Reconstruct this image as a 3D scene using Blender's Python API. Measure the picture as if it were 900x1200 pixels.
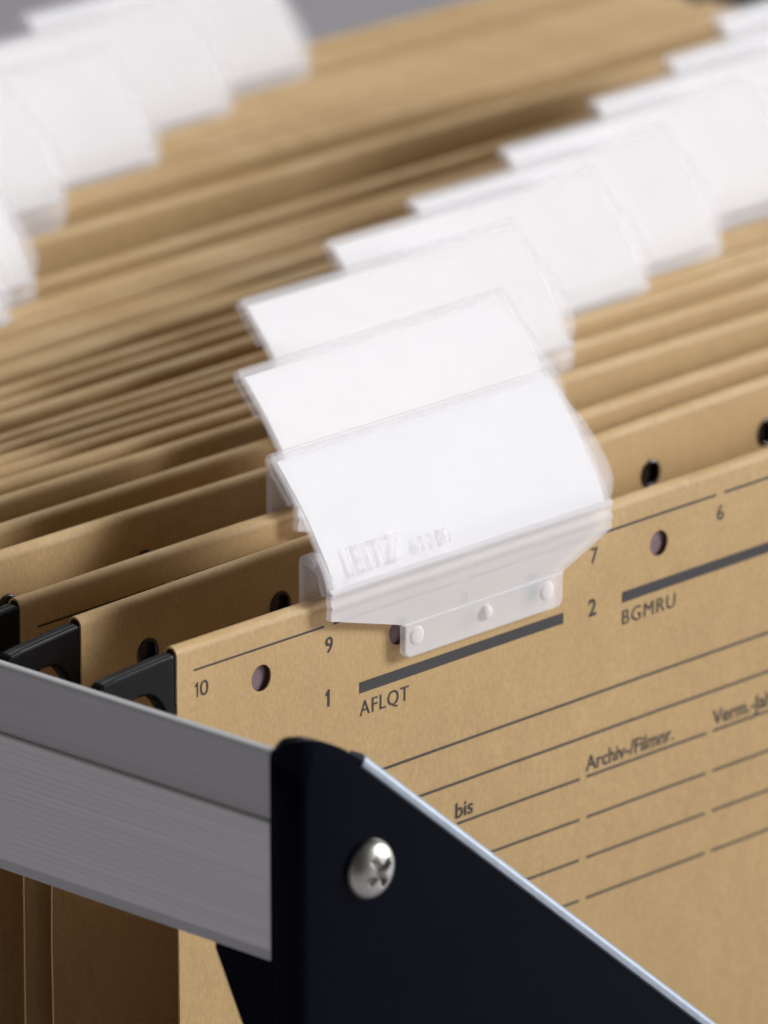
import bpy, bmesh, math, random
from mathutils import Vector, Matrix, noise
from mathutils.geometry import delaunay_2d_cdt

for o in list(bpy.data.objects):
    bpy.data.objects.remove(o, do_unlink=True)
sc = bpy.context.scene
COL = sc.collection
MM = 0.001          # all builders below take millimetres
FLOOR_Z = -300.0    # the frame stands on this level; z = 0 is the top edge of the folders

# ------------------------------------------------------------------ camera
cam_d = bpy.data.cameras.new('camera')
cam = bpy.data.objects.new('camera', cam_d)
COL.objects.link(cam)
yaw, tilt, roll = math.radians(46.345), math.radians(17.79), math.radians(-0.153)
fwd = Vector((math.sin(yaw) * math.cos(tilt), math.cos(yaw) * math.cos(tilt), -math.sin(tilt)))
rgt = Vector((math.cos(yaw), -math.sin(yaw), 0))
upv = rgt.cross(fwd)
r2 = rgt * math.cos(roll) + upv * math.sin(roll)
u2 = -rgt * math.sin(roll) + upv * math.cos(roll)
rot = Matrix((r2, u2, -fwd)).transposed().to_4x4()
cam.matrix_world = Matrix.Translation(Vector((-762.97, -769.21, 368.03)) * MM) @ rot
cam_d.sensor_fit = 'VERTICAL'
cam_d.sensor_height = 24.0
cam_d.lens = 9327.1 / 1200.0 * 24.0
cam_d.clip_start = 0.05
cam_d.clip_end = 50
cam_d.dof.use_dof = True
cam_d.dof.focus_distance = 1.168
cam_d.dof.aperture_fstop = cam_d.lens / 13.0
sc.camera = cam

# ------------------------------------------------------------------ light
w = bpy.data.worlds.new('World')
sc.world = w
w.use_nodes = True
bg = w.node_tree.nodes['Background']
bg.inputs[0].default_value = (1.0, 0.92, 0.84, 1)
bg.inputs[1].default_value = 0.06

def area_lamp(name, pos, target, size, power, color):
    d = bpy.data.lights.new(name, 'AREA')
    d.shape = 'RECTANGLE'
    d.size, d.size_y = size
    d.energy = power
    d.color = color
    o = bpy.data.objects.new(name, d)
    COL.objects.link(o)
    o.location = pos
    o.rotation_euler = (Vector(target) - Vector(pos)).to_track_quat('-Z', 'Y').to_euler()
    return o
key = area_lamp('window_light', (2.38, -1.95, 0.88), (-0.42, -0.36, 0), (1.9, 1.5), 14.2, (0.96, 0.985, 1.0))
key.data.spread = math.radians(25)

area_lamp('ceiling_light', (0.75, 0.70, 1.5), (0.4, 0.38, -0.1), (1.1, 1.1), 17, (0.97, 0.985, 1.0))
area_lamp('rail_fill_light', (-2.4, 0.55, 0.25), (0.0, 0.0, 0), (1.2, 0.9), 4.4, (1.0, 0.99, 1.0))  # added fill lamp, brightens the outer face of the left rail

sc.view_settings.view_transform = 'Standard'
sc.view_settings.look = 'None'
sc.view_settings.exposure = 0.22
sc.view_settings.gamma = 1.0
sc.render.engine = 'CYCLES'
sc.cycles.max_bounces = 10
sc.cycles.transparent_max_bounces = 24

# ------------------------------------------------------------------ materials
def new_mat(name):
    m = bpy.data.materials.new(name)
    m.use_nodes = True
    nt = m.node_tree
    return m, nt, nt.nodes['Principled BSDF'], nt.nodes['Material Output']

def tex_noise(nt, scale, detail=4, stretch=None, rough=0.6):
    tc = nt.nodes.new('ShaderNodeTexCoord')
    mp = nt.nodes.new('ShaderNodeMapping')
    if stretch:
        mp.inputs['Scale'].default_value = stretch
    n = nt.nodes.new('ShaderNodeTexNoise')
    n.inputs['Scale'].default_value = scale
    n.inputs['Detail'].default_value = detail
    n.inputs['Roughness'].default_value = rough
    nt.links.new(tc.outputs['Object'], mp.inputs['Vector'])
    nt.links.new(mp.outputs['Vector'], n.inputs['Vector'])
    return n

def ramp(nt, src, stops):
    r = nt.nodes.new('ShaderNodeValToRGB')
    e = r.color_ramp.elements
    e[0].position, e[0].color = stops[0][0], (*stops[0][1], 1)
    e[1].position, e[1].color = stops[-1][0], (*stops[-1][1], 1)
    for p, c in stops[1:-1]:
        k = e.new(p); k.color = (*c, 1)
    nt.links.new(src, r.inputs['Fac'])
    return r

def mixcol(nt, a, b, fac, mode='MIX'):
    m = nt.nodes.new('ShaderNodeMix')
    m.data_type = 'RGBA'; m.blend_type = mode
    m.inputs['Factor'].default_value = fac
    nt.links.new(a, m.inputs[6]); nt.links.new(b, m.inputs[7])
    return m.outputs[2]

def bump(nt, src, bsdf, strength, dist):
    b = nt.nodes.new('ShaderNodeBump')
    b.inputs['Strength'].default_value = strength
    b.inputs['Distance'].default_value = dist
    nt.links.new(src, b.inputs['Height'])
    nt.links.new(b.outputs['Normal'], bsdf.inputs['Normal'])

def make_kraft():
    m, nt, b, out = new_mat('kraft_paper')
    fine = tex_noise(nt, 1900, 3, (1, 1, 0.55))
    mid = tex_noise(nt, 260, 4, (1, 1, 0.5))
    big = tex_noise(nt, 22, 3)
    c1 = ramp(nt, fine.outputs['Fac'], [(0.30, (0.448, 0.284, 0.120)), (0.52, (0.494, 0.321, 0.142)), (0.74, (0.542, 0.360, 0.167))])
    c2 = ramp(nt, mid.outputs['Fac'], [(0.30, (0.95, 0.945, 0.94)), (0.7, (1.03, 1.03, 1.03))])
    c3 = ramp(nt, big.outputs['Fac'], [(0.30, (0.95, 0.94, 0.92)), (0.7, (1.04, 1.04, 1.04))])
    oi = nt.nodes.new('ShaderNodeObjectInfo')
    c4 = ramp(nt, oi.outputs['Random'], [(0.0, (0.93, 0.90, 0.86)), (1.0, (1.04, 1.05, 1.06))])
    x = mixcol(nt, c1.outputs['Color'], c2.outputs['Color'], 1.0, 'MULTIPLY')
    x = mixcol(nt, x, c3.outputs['Color'], 1.0, 'MULTIPLY')
    x = mixcol(nt, x, c4.outputs['Color'], 1.0, 'MULTIPLY')
    # sparse darker fibres
    fib = tex_noise(nt, 700, 2, (1, 1, 0.12))
    fm = ramp(nt, fib.outputs['Fac'], [(0.66, (1, 1, 1)), (0.80, (0.80, 0.76, 0.70))])
    x = mixcol(nt, x, fm.outputs['Color'], 0.8, 'MULTIPLY')
    # rubbed, paler paper along the fold at the top
    tc = nt.nodes.new('ShaderNodeTexCoord'); sp = nt.nodes.new('ShaderNodeSeparateXYZ')
    nt.links.new(tc.outputs['Object'], sp.inputs[0])
    mr = nt.nodes.new('ShaderNodeMapRange')
    mr.inputs['From Min'].default_value = -0.0014; mr.inputs['From Max'].default_value = -0.0001
    nt.links.new(sp.outputs['Z'], mr.inputs['Value'])
    wn = tex_noise(nt, 160, 4, (0.35, 1, 1))
    wr = ramp(nt, wn.outputs['Fac'], [(0.42, (0, 0, 0)), (0.66, (1, 1, 1))])
    mu = nt.nodes.new('ShaderNodeMath'); mu.operation = 'MULTIPLY'
    nt.links.new(mr.outputs['Result'], mu.inputs[0]); nt.links.new(wr.outputs['Color'], mu.inputs[1])
    mu2 = nt.nodes.new('ShaderNodeMath'); mu2.operation = 'MULTIPLY'; mu2.inputs[1].default_value = 0.45
    nt.links.new(mu.outputs[0], mu2.inputs[0])
    mxw = nt.nodes.new('ShaderNodeMix'); mxw.data_type = 'RGBA'
    nt.links.new(mu2.outputs[0], mxw.inputs['Factor']); nt.links.new(x, mxw.inputs[6])
    mxw.inputs[7].default_value = (0.66, 0.50, 0.30, 1)
    nt.links.new(mxw.outputs[2], b.inputs['Base Color'])
    b.inputs['Roughness'].default_value = 0.62
    b.inputs['Specular IOR Level'].default_value = 0.35
    bump(nt, fine.outputs['Fac'], b, 0.25, 0.00008)
    return m

def make_plain(name, col, rough, metal=0.0, spec=0.5, var=0.0, nscale=300, bmp=0.0):
    m, nt, b, out = new_mat(name)
    n = tex_noise(nt, nscale, 4)
    c = ramp(nt, n.outputs['Fac'], [(0.25, tuple(x * (1 - var) for x in col)), (0.75, tuple(min(1, x * (1 + var)) for x in col))])
    nt.links.new(c.outputs['Color'], b.inputs['Base Color'])
    b.inputs['Roughness'].default_value = rough
    b.inputs['Metallic'].default_value = metal
    b.inputs['Specular IOR Level'].default_value = spec
    if bmp:
        bump(nt, n.outputs['Fac'], b, bmp, 0.0001)
    return m

def make_clear(name, clear, tint):
    # milky injection-moulded polypropylene: part see-through, part white and glossy
    m, nt, b, out = new_mat(name)
    n = tex_noise(nt, 120, 3)
    c = ramp(nt, n.outputs['Fac'], [(0.3, tuple(x * 0.97 for x in tint)), (0.7, tint)])
    nt.links.new(c.outputs['Color'], b.inputs['Base Color'])
    b.inputs['Roughness'].default_value = 0.42
    b.inputs['Specular IOR Level'].default_value = 0.06
    b.inputs['Subsurface Weight'].default_value = 0.0
    tr = nt.nodes.new('ShaderNodeBsdfTransparent')
    tr.inputs[0].default_value = (0.985, 0.975, 0.98, 1)
    mx = nt.nodes.new('ShaderNodeMixShader')
    mx.inputs[0].default_value = clear
    nt.links.new(b.outputs[0], mx.inputs[1])
    nt.links.new(tr.outputs[0], mx.inputs[2])
    nt.links.new(mx.outputs[0], out.inputs['Surface'])
    bump(nt, n.outputs['Fac'], b, 0.08, 0.0002)
    return m

def make_brushed(name='anodised_aluminium', k=1.0):
    m, nt, b, out = new_mat(name)
    n = tex_noise(nt, 900, 4, (1, 0.01, 1))
    c = ramp(nt, n.outputs['Fac'], [(0.3, tuple(k * v for v in (0.39, 0.382, 0.395))), (0.7, tuple(k * v for v in (0.43, 0.422, 0.435)))])
    nt.links.new(c.outputs['Color'], b.inputs['Base Color'])
    b.inputs['Metallic'].default_value = 0.15
    sm = tex_noise(nt, 45, 5, (1, 0.5, 1))
    sr = ramp(nt, sm.outputs['Fac'], [(0.3, (0.38, 0.38, 0.38)), (0.7, (0.62, 0.62, 0.62))])
    nt.links.new(sr.outputs['Color'], b.inputs['Roughness'])
    return m

M = dict(
    kraft=make_kraft(),
    ink=make_plain('printing_ink', (0.026, 0.020, 0.021), 0.7, var=0.25, nscale=2500),
    fine_ink=make_plain('fine_line_ink', (0.032, 0.022, 0.017), 0.6, var=0.3, nscale=3000),
    bar=make_plain('purple_steel', (0.20, 0.125, 0.135), 0.35, metal=0.35, var=0.15),
    dark_bar=make_plain('dark_steel', (0.05, 0.042, 0.045), 0.25, metal=0.7, var=0.2),
    hook=make_plain('black_plastic', (0.0025, 0.0025, 0.003), 0.36, spec=0.16, var=0.3, bmp=0.2),
    alu=make_brushed(),
    black=make_plain('black_powder_coat', (0.0007, 0.0014, 0.0048), 0.24, spec=0.04, var=0.2, nscale=1800, bmp=0.12),
    satin=make_brushed('satin_aluminium', 1.5),
    edge=make_plain('painted_rim_highlight', (0.23, 0.26, 0.31), 0.4, metal=0.3, var=0.12, nscale=400),  # rim highlight of the end plate, put into a pale bluish grey
    steel=make_plain('zinc_screw', (0.45, 0.435, 0.40), 0.36, metal=1.0, var=0.12, nscale=700, bmp=0.1),
    sleeve=make_clear('clear_sleeve_plastic', 0.79, (0.92, 0.91, 0.92)),
    clip=make_clear('milky_clip_plastic', 0.60, (0.98, 0.96, 0.97)),
    paper=make_plain('white_label_paper', (0.93, 0.93, 0.925), 0.9, spec=0.0, var=0.01, nscale=150),
    floor=make_plain('pale_floor', (0.58, 0.56, 0.60), 0.55, var=0.06, nscale=6),
)

# ------------------------------------------------------------------ helpers
def mesh_obj(name, verts, faces, mat, parent=None, smooth=False, loc=(0, 0, 0), rotz=0.0, angle=None):
    me = bpy.data.meshes.new(name)
    me.from_pydata([(v[0] * MM, v[1] * MM, v[2] * MM) for v in verts], [], faces)
    me.update()
    if smooth:
        me.polygons.foreach_set('use_smooth', [True] * len(me.polygons))
        if angle:
            me.set_sharp_from_angle(angle=math.radians(angle))
            cnt = [0] * len(me.edges)
            for lp in me.loops:
                cnt[lp.edge_index] += 1
            for e in me.edges:
                if cnt[e.index] < 2:
                    e.use_edge_sharp = True
    me.materials.append(mat)
    o = bpy.data.objects.new(name, me)
    COL.objects.link(o)
    o.location = Vector(loc) * MM
    o.rotation_euler = (0, 0, rotz)
    if parent:
        o.parent = parent
    return o

def share(name, src, parent, loc, rotz=0.0):
    o = bpy.data.objects.new(name, src.data)
    COL.objects.link(o)
    o.location = Vector(loc) * MM
    o.rotation_euler = (0, 0, rotz)
    o.parent = parent
    for md in src.modifiers:
        n = o.modifiers.new(md.name, md.type)
        for k in ('thickness', 'offset', 'width', 'segments', 'limit_method', 'angle_limit'):
            if hasattr(md, k):
                setattr(n, k, getattr(md, k))
    return o

def empty(name, loc, label, cat, group=None, rotz=0.0):
    o = bpy.data.objects.new(name, None)
    COL.objects.link(o)
    o.empty_display_size = 0.01
    o.location = Vector(loc) * MM
    o.rotation_euler = (0, 0, rotz)
    o['label'] = label
    o['category'] = cat
    if group:
        o['group'] = group
    return o

def bevel(o, width, seg=2, ang=35):
    b = o.modifiers.new('bevel', 'BEVEL')
    b.width = width * MM; b.segments = seg
    b.limit_method = 'ANGLE'; b.angle_limit = math.radians(ang)
    return b

def solid(o, t, off=-1):
    s = o.modifiers.new('solidify', 'SOLIDIFY')
    s.thickness = t * MM; s.offset = off
    return s

def prism(outline, a0, a1, axis):
    """outline: 2-D points; extruded between a0 and a1 along axis ('x': outline=(y,z), 'y': outline=(x,z))."""
    n = len(outline)
    def P(p, a):
        return (a, p[0], p[1]) if axis == 'x' else (p[0], a, p[1])
    vs = [P(p, a0) for p in outline] + [P(p, a1) for p in outline]
    fs = [(i, (i + 1) % n, n + (i + 1) % n, n + i) for i in range(n)]
    fs += [tuple(range(n - 1, -1, -1)), tuple(range(n, 2 * n))]
    me = bmesh.new()
    bv = [me.verts.new(v) for v in vs]
    for f in fs:
        me.faces.new([bv[i] for i in f])
    bmesh.ops.recalc_face_normals(me, faces=me.faces)
    me.verts.index_update()
    V = [tuple(v.co) for v in me.verts]
    F = [tuple(v.index for v in f.verts) for f in me.faces]
    me.free()
    return V, F

def inside(p, poly):
    x, y = p; c = False
    for i in range(len(poly)):
        (x1, y1), (x2, y2) = poly[i], poly[i - 1]
        if (y1 > y) != (y2 > y) and x < (x2 - x1) * (y - y1) / (y2 - y1) + x1:
            c = not c
    return c

def catmull(pts, n):
    out = []
    P = [pts[0]] + list(pts) + [pts[-1]]
    for i in range(1, len(P) - 2):
        for k in range(n):
            t = k / n
            out.append(tuple(0.5 * (2 * b + (c - a) * t + (2 * a - 5 * b + 4 * c - d) * t * t + (3 * b - a - 3 * c + d) * t ** 3)
                             for a, b, c, d in zip(P[i - 1], P[i], P[i + 1], P[i + 2])))
    out.append(tuple(pts[-1]))
    return out

def one_glyph(x, h, wt):
    """a plain grotesque figure 1: upright stem with a short flag"""
    w = wt * h
    V = [(x + 0.36 * h - w, 0, 0), (x + 0.36 * h, 0, 0), (x + 0.36 * h, 0, h), (x + 0.36 * h - w * 0.8, 0, h), (x + 0.36 * h - w, 0, 0.93 * h),
         (x + 0.36 * h - w, 0, 0.86 * h - w * 0.5), (x + 0.06 * h, 0, 0.80 * h), (x + 0.06 * h, 0, 0.80 * h - w * 0.8), (x + 0.36 * h - w, 0, 0.76 * h - w * 0.6)]
    return V, [(0, 1, 2, 3, 4, 5, 8), (5, 4, 6, 7, 8)]

def text_mesh(s, height=None, width=None, spacing=1.0, bold=0.0, extrude=0.0):
    """Verts/faces (mm) of a line of lettering in its own x/z plane, cap height and width in mm, left/bottom at 0."""
    cu = bpy.data.curves.new('lettering', 'FONT')
    cu.body = s
    cu.size = 1.0
    cu.space_character = spacing
    cu.offset = bold
    cu.extrude = extrude
    cu.resolution_u = 4
    ob = bpy.data.objects.new('lettering', cu)
    COL.objects.link(ob)
    dg = bpy.context.evaluated_depsgraph_get()
    me = bpy.data.meshes.new_from_object(ob.evaluated_get(dg))
    V = [tuple(v.co) for v in me.vertices]
    F = [tuple(p.vertices) for p in me.polygons]
    bpy.data.objects.remove(ob); bpy.data.curves.remove(cu); bpy.data.meshes.remove(me)
    if extrude:                       # cut into thin rows so raised letters can follow a curved surface
        bm = bmesh.new()
        bv = [bm.verts.new(v) for v in V]
        for f in F:
            try:
                bm.faces.new([bv[i] for i in f])
            except ValueError:
                pass
        for k in range(1, 12):
            g = list(bm.verts) + list(bm.edges) + list(bm.faces)
            bmesh.ops.bisect_plane(bm, geom=g, plane_co=(0, 0.7 * k / 12, 0), plane_no=(0, 1, 0))
        bm.verts.index_update()
        V = [tuple(v.co) for v in bm.verts]
        F = [tuple(v.index for v in f.verts) for f in bm.faces]
        bm.free()
    x0 = min(v[0] for v in V); x1 = max(v[0] for v in V)
    sz = height / 0.70
    sx = width / (x1 - x0) if width else sz
    return [((v[0] - x0) * sx, -v[2] * (1.0 if extrude else 0), v[1] * sz) for v in V], F

# ------------------------------------------------------------------ floor
fl = mesh_obj('floor', [(-6000, -6000, 0), (6000, -6000, 0), (6000, 9000, 0), (-6000, 9000, 0)], [(0, 1, 2, 3)], M['floor'], loc=(0, 0, FLOOR_Z))
fl['kind'] = 'structure'

# ------------------------------------------------------------------ filing frame: rails and black end plate
FW = 338.0          # folder paper width
frame = empty('filing_frame', (FW / 2, -42, FLOOR_Z), 'filing frame with grey grooved aluminium rail screwed to a black sloping end plate', 'filing frame')
def to_frame(o):
    o.parent = frame
    o.location = o.location - frame.location
    return o

def rail_profile():
    return [(-18.3, -7.0), (-18.3, -1.35), (-18.6, -1.1), (-19.5, -1.1), (-19.85, -1.25), (-20.0, -1.6),
            (-20.0, -2.1), (-19.75, -2.6), (-19.45, -11.7), (-19.0, -11.7), (-19.0, -30.9), (-19.9, -30.9), (-19.95, -31.0), (-18.9, -33.0), (-18.2, -33.3),
            (-11.0, -33.3), (-11.0, -31.6), (-18.3, -31.6), (-18.3, -8.4), (-9.0, -8.4), (-9.0, -7.0)]
def groove_profile():
    p = [(-19.02, -11.75), (-19.9, -11.75), (-20.1, -12.0)]
    z, pitch = -12.25, 0.92
    for i in range(20):
        p += [(-20.1, z), (-20.1, z - pitch * 0.62), (-20.065, z - pitch * 0.72), (-20.065, z - pitch * 0.92)]
        z -= pitch
    p += [(-20.1, z), (-20.1, -30.85), (-19.02, -30.85)]
    return p
RP, GP = rail_profile(), groove_profile()
for mir in (False, True):
    q = (lambda p: [(FW - x, z) for x, z in p]) if mir else (lambda p: p)
    V, F = prism(q(RP), -38.3, 259.0, 'y')
    rl = to_frame(mesh_obj('side_rail', V, F, M['alu']))
    V, F = prism(q(GP), -38.25, 259.0, 'y')
    g = mesh_obj('grooved_strip', V, F, M['satin'])
    g.parent = rl

def end_plate(yface, sign, name, dz=0.0):
    """Sheet bent round at both upright edges; its top edge falls in a wide V to the middle."""
    xl, xr, r = -20.3, FW + 20.3, 3.8
    arc = r * math.pi / 2
    def top_half():
        pts = [(-20.3, -2.2), (-20.28, -1.3), (-20.15, -0.5), (-19.8, 0.1), (-19.2, 0.45), (-18.2, 0.6), (-17.0, 0.6), (-15.8, 0.4), (-14.6, -0.05), (-13.2, -0.6),
               (-11.6, -1.4), (-10.2, -2.15), (-8.8, -3.0), (-7.4, -4.0), (-6.0, -5.05), (-3.0, -7.5)]
        k = (-66.08 + 7.5) / (68.43 + 3.0)
        for i in range(1, 12):
            x = -3.0 + i * 12.0
            pts.append((x, -7.5 + k * (x + 3.0)))
        zb = pts[-1][1]
        pts += [(pts[-1][0] + 4, zb - 2.4), (pts[-1][0] + 10, zb - 3.6)]
        return [(x, z + dz) for x, z in pts]
    left = top_half()
    right = [(FW - x, z) for x, z in reversed(left)]
    # in the developed sheet, u runs along the bend: x = xl+r .. is flat, before that arc
    def dev(x):
        if x < xl + r:
            s = (xl + r - x) / r
            return xl + r - math.asin(min(1, s)) * r
        if x > xr - r:
            s = (x - (xr - r)) / r
            return xr - r + math.asin(min(1, s)) * r
        return x
    fl_w = 3.0
    u0 = dev(xl); u1 = dev(xr)
    out = [(u0, FLOOR_Z)] + [(dev(x), z) for x, z in left] + [(dev(x), z) for x, z in right] + [(u1, FLOOR_Z)]
    verts = [Vector(p) for p in out]
    edges = [(i, (i + 1) % len(out)) for i in range(len(out))]
    for k in range(1, 9):
        for u in (xl + r - arc * k / 9, xr - r + arc * k / 9):
            zt = -5 - 0.5 * k + dz
            n = len(verts)
            for j in range(15):
                verts.append(Vector((u, zt - 0.3 + (FLOOR_Z - zt + 1) * j / 14)))
            edges += [(n + j, n + j + 1) for j in range(14)]
    for u in (xl + r, xr - r):
        n = len(verts)
        for j in range(15):
            verts.append(Vector((u, dz - 6 + (FLOOR_Z + 7 - dz) * j / 14)))
        edges += [(n + j, n + j + 1) for j in range(14)]
    vo, eo, fo, *_ = delaunay_2d_cdt(verts, edges, [], 0, 1e-4)
    keep = []
    for f in fo:
        c = sum((vo[i] for i in f), Vector((0, 0))) / len(f)
        if inside((c.x, c.y), out):
            keep.append(tuple(f))
    V = []
    for v in vo:
        u, z = v.x, v.y
        if u < xl + r:
            a = (xl + r - u) / r
            V.append((xl + r - r * math.sin(a), yface + sign * r * (1 - math.cos(a)), z))
        elif u > xr - r:
            a = (u - xr + r) / r
            V.append((xr - r + r * math.sin(a), yface + sign * r * (1 - math.cos(a)), z))
        else:
            V.append((u, yface, z))
    if sign < 0:
        keep = [tuple(reversed(f)) for f in keep]
    o = mesh_obj(name, V, keep, M['black'], smooth=True, angle=40)
    solid(o, 2.2)
    bevel(o, 0.95, 4, 50)
    return to_frame(o)
plate = end_plate(-42.3, 1, 'end_plate')
end_plate(263.0, -1, 'end_plate', -36.0)

# added strip along the sloping top; its pale bluish colour paints the rim highlight
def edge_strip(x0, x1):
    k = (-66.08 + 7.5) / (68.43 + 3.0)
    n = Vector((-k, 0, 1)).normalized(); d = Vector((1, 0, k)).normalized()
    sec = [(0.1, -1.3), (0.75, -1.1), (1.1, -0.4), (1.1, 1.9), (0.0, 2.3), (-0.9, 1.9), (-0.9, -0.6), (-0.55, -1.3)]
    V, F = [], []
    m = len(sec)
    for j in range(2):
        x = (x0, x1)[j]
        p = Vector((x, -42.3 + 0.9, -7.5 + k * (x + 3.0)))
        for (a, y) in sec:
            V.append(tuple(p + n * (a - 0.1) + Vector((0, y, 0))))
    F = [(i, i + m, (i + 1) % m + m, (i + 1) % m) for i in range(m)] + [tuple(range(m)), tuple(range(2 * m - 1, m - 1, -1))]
    o = mesh_obj('rim_highlight_strip', V, F, M['edge'], smooth=True, angle=60)
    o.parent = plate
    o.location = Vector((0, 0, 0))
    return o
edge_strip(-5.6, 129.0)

for xa, xb in ((-18.1, -16.5), (FW + 16.5, FW + 18.1)):
    V, F = prism([(-40.0, -9.0), (-26.2, -9.0), (-25.2, -34.4), (-37.5, -58.2), (-40.0, -61.0)], xa, xb, 'x')
    o = to_frame(mesh_obj('corner_bracket', V, F, M['black']))
    bevel(o, 0.3)

def screw_head(cx, cz, yface):
    """Pan head with a cross recess, axis along -y."""
    R, H = 4.45, 2.35
    V, F = [], []
    rings, seg = 54, 144
    for i in range(rings + 1):
        t = i / rings
        for j in range(seg):
            a = 2 * math.pi * j / seg
            rr = R * t
            x, z = rr * math.cos(a), rr * math.sin(a)
            h = H * math.sqrt(max(0.0, 1 - t ** 2.6))
            ca, sa = math.cos(0.5), math.sin(0.5)
            xx, zz = x * ca + z * sa, -x * sa + z * ca
            d = min(max(abs(xx) / 0.62, abs(zz) / 2.35), max(abs(zz) / 0.62, abs(xx) / 2.35))
            cut = max(0.0, min(1.0, (1.06 - d) / 0.12))
            h -= 1.1 * cut * (1 - 0.35 * t)
            V.append((x, -h, z))
    for i in range(rings):
        for j in range(seg):
            a, b = i * seg + j, i * seg + (j + 1) % seg
            c, d = a + seg, b + seg
            F.append((a, c, d, b))
    o = mesh_obj('screw', V, F, M['steel'], smooth=True, loc=(cx, yface + 0.05, cz))
    return o
s1 = screw_head(-4.3, -21.8, -42.3)
s2 = share('screw', s1, None, (FW + 4.3, -42.25, -21.8))
for s in (s1, s2):
    to_frame(s)

# ------------------------------------------------------------------ hanging folders
H = 240.0            # height of the paper
HOLE_R, HOLE_Z = 2.05, -8.85
XS = [FW * i / 80 for i in range(81)]
_strip = {}
def hole_strip(x0):
    """flat strip z -15..-1.3 with the row of punched holes, as 2-D triangles"""
    if x0 in _strip:
        return _strip[x0]
    verts, edges = [], []
    n = len(XS)
    verts += [Vector((x, -15.0)) for x in XS] + [Vector((x, -1.3)) for x in reversed(XS)]
    edges += [(i, (i + 1) % (2 * n)) for i in range(2 * n)]
    cs = []
    x = x0
    while x < FW - 8:
        k = len(verts)
        for j in range(22):
            a = 2 * math.pi * j / 22
            verts.append(Vector((x + HOLE_R * math.cos(a), HOLE_Z + HOLE_R * math.sin(a))))
        edges += [(k + j, k + (j + 1) % 22) for j in range(22)]
        cs.append(x)
        x += 29.0
    vo, eo, fo, *_ = delaunay_2d_cdt(verts, edges, [], 0, 1e-5)
    keep = []
    for f in fo:
        c = sum((vo[i] for i in f), Vector((0, 0))) / 3
        if any((c.x - h) ** 2 + (c.y - HOLE_Z) ** 2 < (HOLE_R * 0.985) ** 2 for h in cs):
            continue
        keep.append(tuple(f))
    _strip[x0] = ([(v.x, v.y) for v in vo], keep)
    return _strip[x0]

def sheet_dy(seed, x, z, wav=1.0):
    """a hanging sheet is never quite flat: fine unevenness, and a shallow hollow between its stiff edges"""
    q = Vector((x * 0.013, seed * 7.3, z * 0.012))
    dy = noise.noise(q) * 0.28 * wav + noise.noise(q * 4.1) * 0.07
    if z < -12:
        s = min(1.0, (-12 - z) / 45.0)
        s = s * s * (3 - 2 * s)
        dy += wav * s * (0.35 * noise.noise(Vector((x * 0.01, seed * 2.7, z * 0.011))) + 0.5 * math.sin(math.pi * x / FW * 2) * (1 if x < FW / 2 else -0.6))
    return dy

def leaf(name, parent, loc, rotz, seed, main_front, bow, lean, hole_x0, wav=1.0):
    """One leaf: paper folded over the hanger bar (fold 2.6 mm thick), the long side hanging to the bottom crease."""
    T = 2.6
    sv, sf = hole_strip(hole_x0)
    V, F = [], []
    def grid(rows):            # rows: list of (y, z) for every x in XS
        base = len(V)
        for (y, z) in rows:
            for x in XS:
                V.append((x, y, z))
        n = len(XS)
        for r in range(len(rows) - 1):
            for i in range(n - 1):
                a = base + r * n + i
                F.append((a, a + 1, a + n + 1, a + n))
    # visible strip (y=0, normal -y)
    b = len(V)
    V.extend((x, 0.0, z) for x, z in sv)
    F.extend(tuple(b + i for i in f) for f in sf)
    # back strip (normal +y)
    b = len(V)
    V.extend((x, T, z) for x, z in sv)
    F.extend(tuple(b + i for i in reversed(f)) for f in sf)
    # fold over the top
    R = T / 2
    grid([(R - R * math.cos(a), -1.3 + R * math.sin(a)) for a in [math.pi * k / 8 for k in range(9)]])
    # long side and short flap
    def drop(z):               # bow and lean of the hanging sheet, z < -15
        t = (-15 - z) / (H - 15)
        s = min(1.0, (-15 - z) / 32.0)
        return bow * s * s * (3 - 2 * s) + lean * max(0.0, (t - 0.35) / 0.65) ** 1.6
    zl = [-15 - (H - 15) * k / 24 for k in range(25)]
    ym = 0.0 if main_front else T
    rows = [(ym + drop(z), z) for z in zl]
    yf = T if main_front else 0.0
    flap = [(yf, -15.0), (yf + drop(-19), -19.0), (yf + drop(-23), -23.0)]
    if main_front:
        grid(list(reversed(rows))); grid(flap)
    else:
        grid(rows); grid(list(reversed(flap)))
    W = []
    for x, y, z in V:
        dy = sheet_dy(seed, x, z, wav)
        dz = noise.noise(Vector((x * 0.02, seed * 3.1, 5.0))) * 0.13 if z > -2 else 0.0
        W.append((x, y + dy, z + dz))
    bm = bmesh.new()
    bv = [bm.verts.new(v) for v in W]
    for f in F:
        bm.faces.new([bv[i] for i in f])
    bmesh.ops.remove_doubles(bm, verts=bm.verts, dist=0.02)
    bm.verts.index_update()
    V2 = [tuple(v.co) for v in bm.verts]
    F2 = [tuple(v.index for v in f.verts) for f in bm.faces]
    bm.free()
    o = mesh_obj(name, V2, F2, M['kraft'], parent, smooth=True, angle=50, loc=loc, rotz=rotz)
    solid(o, 0.32)
    return o

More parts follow.
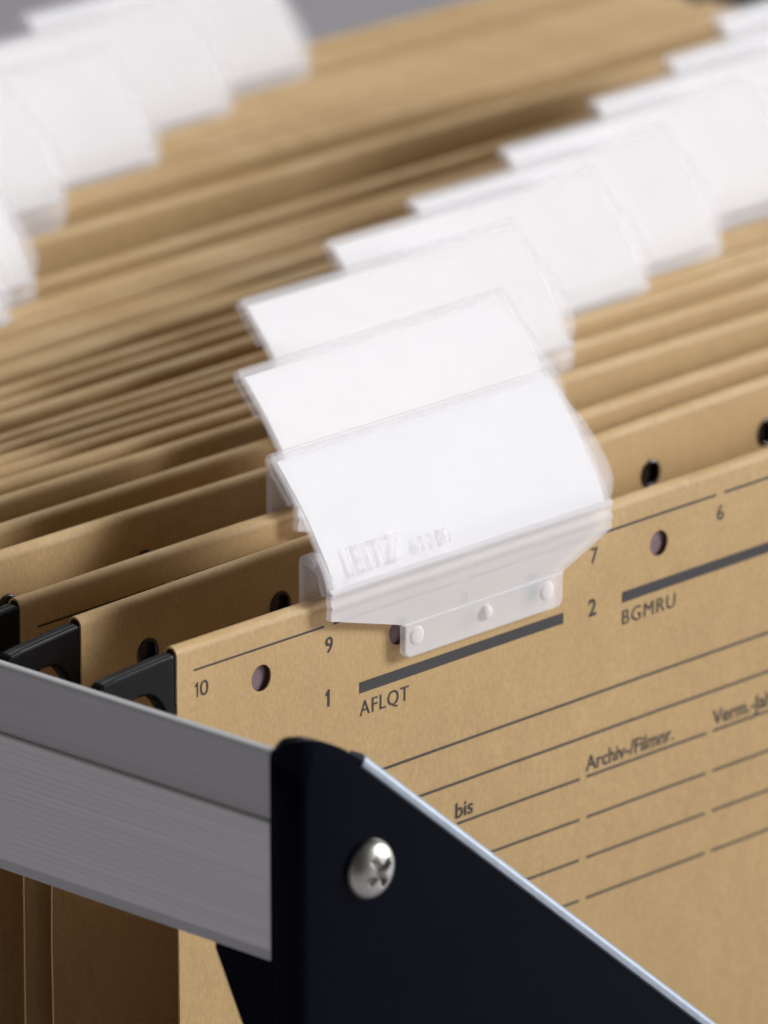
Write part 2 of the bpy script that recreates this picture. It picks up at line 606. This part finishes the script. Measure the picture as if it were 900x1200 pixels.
BAR_F = prism([(1.0, -11.8), (FW - 1, -11.8), (FW - 1, -0.7), (1.0, -0.7)], 0.75, 1.85, 'y')
HOOK = [(-0.1, -0.8), (-3.0, -0.95), (-12.2, -1.6), (-14.5, -1.9), (-15.4, -2.5), (-15.8, -3.5), (-15.7, -7.0), (-9.6, -7.0),
        (-9.2, -6.5), (-8.6, -6.1), (-7.8, -5.8), (-6.0, -5.9), (-4.8, -6.4), (-3.7, -7.4), (-2.7, -8.8), (-2.0, -10.6), (-0.1, -11.3)]
HK_L = prism(HOOK, 0.15, 2.45, 'y')
HK_R = prism([(FW - x, z) for x, z in HOOK], 0.15, 2.45, 'y')
protos = {}
def hanger(parent, loc, rotz, dark=False):
    if not protos:
        b = mesh_obj('hanger_bar', *BAR_F, M['bar'], parent, loc=loc, rotz=rotz)
        l = mesh_obj('hook', *HK_L, M['hook'], b); bevel(l, 1.05, 4, 30)
        r = mesh_obj('hook', *HK_R, M['hook'], b); bevel(r, 1.05, 4, 30)
        protos.update(b=b, l=l, r=r)
    else:
        b = share('hanger_bar', protos['b'], parent, loc, rotz)
        share('hook', protos['l'], b, (0, 0, 0)); share('hook', protos['r'], b, (0, 0, 0))
    if dark:
        b.material_slots[0].link = 'OBJECT'
        b.material_slots[0].material = M['dark_bar']
    return b

ORD = ['first', 'second', 'third', 'fourth', 'fifth', 'sixth', 'seventh', 'eighth', 'ninth', 'tenth', 'eleventh', 'twelfth',
       'thirteenth', 'fourteenth', 'fifteenth', 'sixteenth', 'seventeenth', 'eighteenth', 'nineteenth', 'twentieth']
#        y at left  slope  gap   slope2  bow2  tab x (left end) or None
FOLDERS = [
    (0.0,    0.000, 19.6, 0.039, 4.4, 30.0),
    (32.3,   0.020, 17.6, 0.002, 2.0, 57.4),
    (59.3,   0.010,  9.4, 0.012, 0.8, 84.9),
    (73.0, 0.009, 2.9, 0.012, 0.2, 118.7),
    (80.1, 0.013, 2.9, 0.020, 0.2, 146.3),
    (87.2, 0.030, 2.9, 0.034, 0.2, 180.0),
    (95.5, 0.034, 2.9, 0.033, 0.2, 213.9),
    (104.0, 0.036, 2.9, 0.040, 0.2, 244.0),
    (112.4, 0.050, 2.9, 0.048, 0.2, 272.0),
    (119.6, 0.047, 2.9, 0.045, 0.2, None),
    (126.6, 0.042, 2.9, 0.040, 0.2, None),
    (134.0,  0.035,  4.6, 0.034, 0.2, 36.0),
    (147.1,  0.030, 19.5, 0.020, 0.4, 54.5),
    (180.2, 0.017, 2.9, 0.017, 0.2, 92.9),
    (188.1, 0.015, 2.9, 0.015, 0.2, 123.6),
    (195.6, 0.013, 2.9, 0.013, 0.2, None),
    (203.5, 0.012, 2.9, 0.012, 0.2, 157.1),
    (214.6, 0.010, 2.9, 0.010, 0.2, 188.3),
    (221.8, 0.006, 2.9, 0.004, 0.2, None),
]
ZB = -H
leaf_of, back_of = [], []
for i, (y0, sl, gap, sl2, bow2, tx) in enumerate(FOLDERS):
    if i == 0:
        lab = 'foremost kraft hanging folder, its printed face showing AFLQT and BGMRU'
    elif i == len(FOLDERS) - 1:
        lab = 'kraft hanging folder at the far end of the row, farthest from the black end plate'
    else:
        lab = 'brown kraft hanging folder, %s in the row counted from the black end plate' % ORD[i]
        if tx is None:
            lab = 'tabless brown kraft hanging folder, %s from the black end plate' % ORD[i]
    f = empty('hanging_folder', (0, y0, ZB), lab, 'hanging folder', 'kraft hanging folders in the frame')
    wv = 1.0 if i < 3 else 0.3
    a, b = math.atan(sl), math.atan(sl2 if gap > 4 else sl)
    up = 0.0 if i < 3 else 0.65 * math.sin(i * 2.3 + 0.7)
    L = leaf('front_leaf', f, (0, 0, H + up), a, i + 0.3, True, 0.0, min(gap * 0.45, 7.0), 17.3, wv)
    B = leaf('back_leaf', f, (0, gap, H - up * 0.6), b, i + 0.8, False, bow2, -min(gap * 0.45, 7.0), 14.0, wv)
    hanger(f, (0, 0, H + up), a)
    hanger(f, (0, gap, H - up * 0.6), b, True)
    leaf_of.append(L)
    B['seed'] = i + 0.8
    back_of.append(B)

# dark steel eyelets round the holes of the nearest inner face
def eyelet(parent, src, x):
    if src is None:
        V, F = [], []
        n, m = 24, 8
        for i in range(n):
            a = 2 * math.pi * i / n
            for j in range(m):
                b = 2 * math.pi * j / m
                r = 2.0 + 0.34 * math.cos(b)
                V.append((r * math.cos(a), 0.30 * math.sin(b), r * math.sin(a)))
        for i in range(n):
            for j in range(m):
                F.append((i * m + j, i * m + (j + 1) % m, ((i + 1) % n) * m + (j + 1) % m, ((i + 1) % n) * m + j))
        return mesh_obj('eyelet', V, F, M['dark_bar'], parent, smooth=True, loc=(x, 0.0, HOLE_Z))
    return share('eyelet', src, parent, (x, 0.0, HOLE_Z))
ey = None
for n in range(11):
    x = 14.0 + 29.0 * n
    for lf in (back_of[0], back_of[1]):
        e = eyelet(lf, ey, x)
        e.location.y = sheet_dy(lf['seed'], x, HOLE_Z) * MM
        ey = ey or e

# ------------------------------------------------------------------ printing on the two nearest folders
def surf_dy(i, x, z):
    """how far the wavy sheet stands off its plane, so print lies on the paper"""
    return sheet_dy(i + 0.3, x, z)

def print_strip(i, name, x0, x1, z, th, mat):
    n = max(2, int((x1 - x0) / 2.0))
    V, F = [], []
    for k in range(n + 1):
        x = x0 + (x1 - x0) * k / n
        V += [(x, surf_dy(i, x, z) - 0.05, z - th / 2), (x, surf_dy(i, x, z) - 0.05, z + th / 2)]
    for k in range(n):
        F.append((2 * k, 2 * k + 2, 2 * k + 3, 2 * k + 1))
    return mesh_obj(name, V, F, mat, leaf_of[i])

def print_text(i, name, s, x, z, height, width=None, spacing=1.0, bold=0.0, centre=False):
    if '1' in s:
        V, F = one_glyph(0, height, 0.17 if bold else 0.115)
        if len(s) > 1:
            V2, F2 = text_mesh(s[1:], height, 1.75, spacing, bold)
            F = F + [tuple(i + len(V) for i in f) for f in F2]
            V = V + [(v[0] + 0.52 * height, v[1], v[2]) for v in V2]
    else:
        V, F = text_mesh(s, height, width, spacing, bold)
    if centre:
        wd = max(v[0] for v in V)
        x -= wd / 2
    V = [(v[0] + x, surf_dy(i, v[0] + x, v[2] + z) - 0.05, v[2] + z) for v in V]
    return mesh_obj(name, V, F, M['ink'], leaf_of[i])

def print_heading(i, full):
    for n in range(10):                        # the ten numbered stations along the top
        xn = 2.4 + 29.0 * n
        print_strip(i, 'printed_line', xn + 1.0, xn + 28.0, -4.15 if i == 0 else -5.0, 0.42 if n else 0.34, M['fine_ink'])
        if n == 0:
            print_text(i, 'printed_number', '10', 3.4, -8.45, 2.35, None)
        else:
            print_text(i, 'printed_number', str(10 - n), xn + 0.1, -8.4, 2.45, bold=0.006, centre=True)
    if not full:
        return
    words = ['AFLQT', 'BGMRU', 'CHNSV', 'DJOTW', 'EKPUZ']
    for n in range(5):
        x = 37.9 + 58.0 * n
        print_strip(i, 'printed_bar', x, x + 44.6, -15.55, 1.75, M['ink'])
        if n < 2:
            print_text(i, 'printed_number', str(n + 1), x - 6.8, -16.8, 2.7, 1.0 if n == 0 else None, bold=0.02, centre=True)
            print_text(i, 'printed_letters', words[n], x + 0.1, -20.0, 2.35, [10.5, 12.2][n], 1.12)
    print_strip(i, 'printed_line', 30.4, FW - 8, -29.6, 0.46, M['fine_ink'])
    print_strip(i, 'printed_line', 30.4, FW - 8, -36.05, 0.46, M['fine_ink'])
    for r in range(4):
        z = -42.65 - 6.62 * r
        for n in range(1, 11):
            x = 1.4 + 29.0 * n
            print_strip(i, 'printed_line', x, x + 27.4, z, 0.45, M['fine_ink'])
    print_text(i, 'printed_word', 'bis', 59.0, -41.75, 2.45, 3.9, bold=0.016)
    print_text(i, 'printed_word', 'Archiv-/Filmnr.', 88.1, -41.75, 2.45, 20.2, bold=0.016)
    print_text(i, 'printed_word', 'Verm.-Jahr', 117.3, -41.75, 2.45, 15.6, bold=0.016)
print_heading(0, True)
print_heading(1, False)

# ------------------------------------------------------------------ index tabs
# cross-section of the window (y, z) relative to the front of the folder's top edge
PROF = catmull([(10.5, 19.55), (7.5, 16.1), (4.62, 12.56), (1.53, 8.0), (-0.53, 4.5), (-1.38, 1.83), (-1.62, 0.4)], 5)
TW = 61.0
def prof_normal(k):
    a = PROF[max(0, k - 1)]; b = PROF[min(len(PROF) - 1, k + 1)]
    t = Vector((b[0] - a[0], b[1] - a[1])).normalized()
    return Vector((t.y, -t.x))          # towards the reader
def sheet(rows, x0f, x1f, nx=24):
    V, F = [], []
    for k, (y, z) in enumerate(rows):
        t = k / (len(rows) - 1)
        for i in range(nx + 1):
            u = i / nx
            V.append((x0f(t) + (x1f(t) - x0f(t)) * u, y, z))
    for k in range(len(rows) - 1):
        for i in range(nx):
            a = k * (nx + 1) + i
            F.append((a, a + nx + 1, a + nx + 2, a + 1))
    return V, F

def build_tab():
    root = empty('index_tab', (0, 0, 0), '', 'index tab', 'white index tabs on the folders')
    # clear window, folded back over the top into a short flap behind
    top = PROF[0]
    n0 = prof_normal(0); t0 = (Vector(PROF[0]) - Vector(PROF[1])).normalized()
    r = 0.95
    c = Vector(top) - n0 * r
    fold = [tuple(c + n0 * r * math.cos(a) + t0 * r * math.sin(a)) for a in [math.pi * k / 8 for k in range(8, 0, -1)]]
    flap = [tuple(Vector(fold[0]) - t0 * s) for s in (7.2, 5.4, 3.6, 1.8)]
    rows = flap + fold + PROF
    nf = len(flap) + len(fold)
    def left(t):
        k = t * (len(rows) - 1)
        if len(flap) <= k < nf + 3:          # rounded corners at the fold
            return 0.9 - 0.9 * min(1.0, abs(k - (nf - 4)) / 6.0)
        return 0.0
    V, F = sheet(rows, left, lambda t: TW - left(t), 28)
    o = mesh_obj('sleeve', V, F, M['sleeve'], root, smooth=True, angle=60)
    solid(o, 0.5, -1)
    # rounded lip that stands out past the right-hand end, a little behind the window
    back = [tuple(Vector(p) - prof_normal(k) * 0.9) for k, p in enumerate(PROF)]
    def lip(t):
        return 3.4 * math.sin(math.pi * t ** 1.2) ** 1.2
    V, F = sheet(back, lambda t: TW - 0.5, lambda t: TW - 0.3 + lip(t), 6)
    o = mesh_obj('end_lip', V, F, M['sleeve'], root, smooth=True, angle=60)
    solid(o, 0.7, -1)
    # paper slip inside
    pr = [tuple(Vector(p) - prof_normal(k) * 0.65) for k, p in enumerate(PROF)]
    V, F = sheet(pr[1:-2], lambda t: 1.5, lambda t: TW - 0.6, 4)
    o = mesh_obj('paper_label', V, F, M['paper'], root, smooth=True, angle=60)
    solid(o, 0.2)
    # ribbed lower band tapering to the foot; the foot lies on the front of the folder
    fx0, fx1 = 15.9, 50.6
    zz = [1.75, 1.35, 1.05, 0.75, 0.3, -0.2, -0.6, -0.9, -1.2, -1.6, -2.2, -2.9, -4.0, -5.2, -6.4, -7.2, -7.8]
    yy = [-1.45, -1.95, -2.05, -1.9, -1.62, -1.60, -1.72, -1.95, -1.95, -1.72, -1.68, -1.66, -1.6, -1.55, -1.45, -1.4, -1.36]
    rows = list(zip(yy, zz))
    def taper(z):
        return max(0.0, min(1.0, (-2.9 - z) / 4.5))
    V, F = sheet(rows, lambda t: fx0 * taper(zz[round(t * (len(zz) - 1))]) + 0.1,
                 lambda t: (TW + 0.3) + (fx1 - TW - 0.3) * taper(zz[round(t * (len(zz) - 1))]), 24)
    o = mesh_obj('ribbed_band', V, F, M['clip'], root, smooth=True, angle=50)
    solid(o, 1.0, -1)
    foot_out = [(fx0, -7.3), (fx0, -11.9), (fx0 + 0.9, -12.8), (fx1 - 0.9, -12.8), (fx1, -11.9), (fx1, -7.3)]
    V, F = prism(foot_out, -1.5, -0.4, 'y')
    o = mesh_obj('foot', V, F, M['clip'], root); bevel(o, 0.25)
    for bx in (fx0 + 2.6, (fx0 + fx1) / 2 + 0.2, fx1 - 3.6):
        V, F = [], []
        for i in range(6):
            t = i / 5
            for j in range(18):
                a = 2 * math.pi * j / 18
                V.append((1.25 * t * math.cos(a), -0.75 * math.sqrt(max(0, 1 - t ** 2.4)), 1.25 * t * math.sin(a)))
        for i in range(5):
            for j in range(18):
                p, q = i * 18 + j, i * 18 + (j + 1) % 18
                F.append((p, p + 18, q + 18, q))
        big = abs(bx - (fx0 + fx1) / 2) < 1
        mesh_obj('boss', V if big else [(v[0] * 1.25, v[1] * 0.4, v[2] * 1.25) for v in V], F, M['clip'], root, smooth=True, loc=(bx, -1.48, -9.6))
    # rear leg that straddles the top edge of the folder
    prof = [(3.0, -7.5), (3.0, 4.8), (1.3, 4.8), (1.3, 5.9), (3.4, 6.4), (4.1, 5.9), (4.3, 5.0), (4.3, -7.5)]
    V, F = prism(prof, -0.7, TW - 1.0, 'x')
    o = mesh_obj('rear_leg', V, F, M['clip'], root); bevel(o, 0.35, 2, 30)
    V, F = prism([(-0.6, 0.6), (-0.9, 1.6), (-0.2, 3.6), (1.6, 6.6), (3.0, 6.6), (3.0, 4.6), (1.2, 3.6), (0.2, 0.5)], -0.15, 2.2, 'x')
    o = mesh_obj('side_web', V, F, M['clip'], root); bevel(o, 0.3, 2, 30)
    # raised lettering, standing on the curved window
    def on_prof(z):
        for k in range(len(PROF) - 1):
            (ya, za), (yb, zb) = PROF[k], PROF[k + 1]
            if za >= z >= zb:
                s = (za - z) / (za - zb)
                return ya + (yb - ya) * s
        return PROF[-1][0]
    for s, x, z, h, wd, sp in (('LEITZ', 5.4, 2.8, 3.9, 11.0, 1.15), ('6110', 19.4, 3.0, 2.3, 7.2, 1.15)):
        V, F = text_mesh(s, h, wd, sp, 0.0, 0.5)
        V = [(v[0] + x, on_prof(v[2] + z) + max(-0.5, min(0.5, v[1])) * 0.16 - 0.03, v[2] + z) for v in V]
        mesh_obj('raised_lettering', V, F, M['sleeve'], root)
    return root

def copy_tree(o, parent=None):
    c = o.copy(); COL.objects.link(c); c.parent = parent
    for ch in o.children:
        copy_tree(ch, c)
    return c

tab0 = build_tab()
first = True
for i, (y0, sl, gap, sl2, bow2, tx) in enumerate(FOLDERS):
    if tx is None:
        continue
    t = tab0 if first else copy_tree(tab0)
    t.location = Vector((tx, y0 + sl * tx - 0.12, 0)) * MM
    t.rotation_euler = (0, 0, math.atan(sl))
    if 2 <= i < 9:
        t.scale = (1.055, 1, 1)
    if first:
        t['label'] = 'whole white plastic index tab with raised lettering on the foremost folder'
    else:
        t['label'] = 'white plastic index tab clipped to the %s folder from the black end plate' % ORD[i]
    first = False
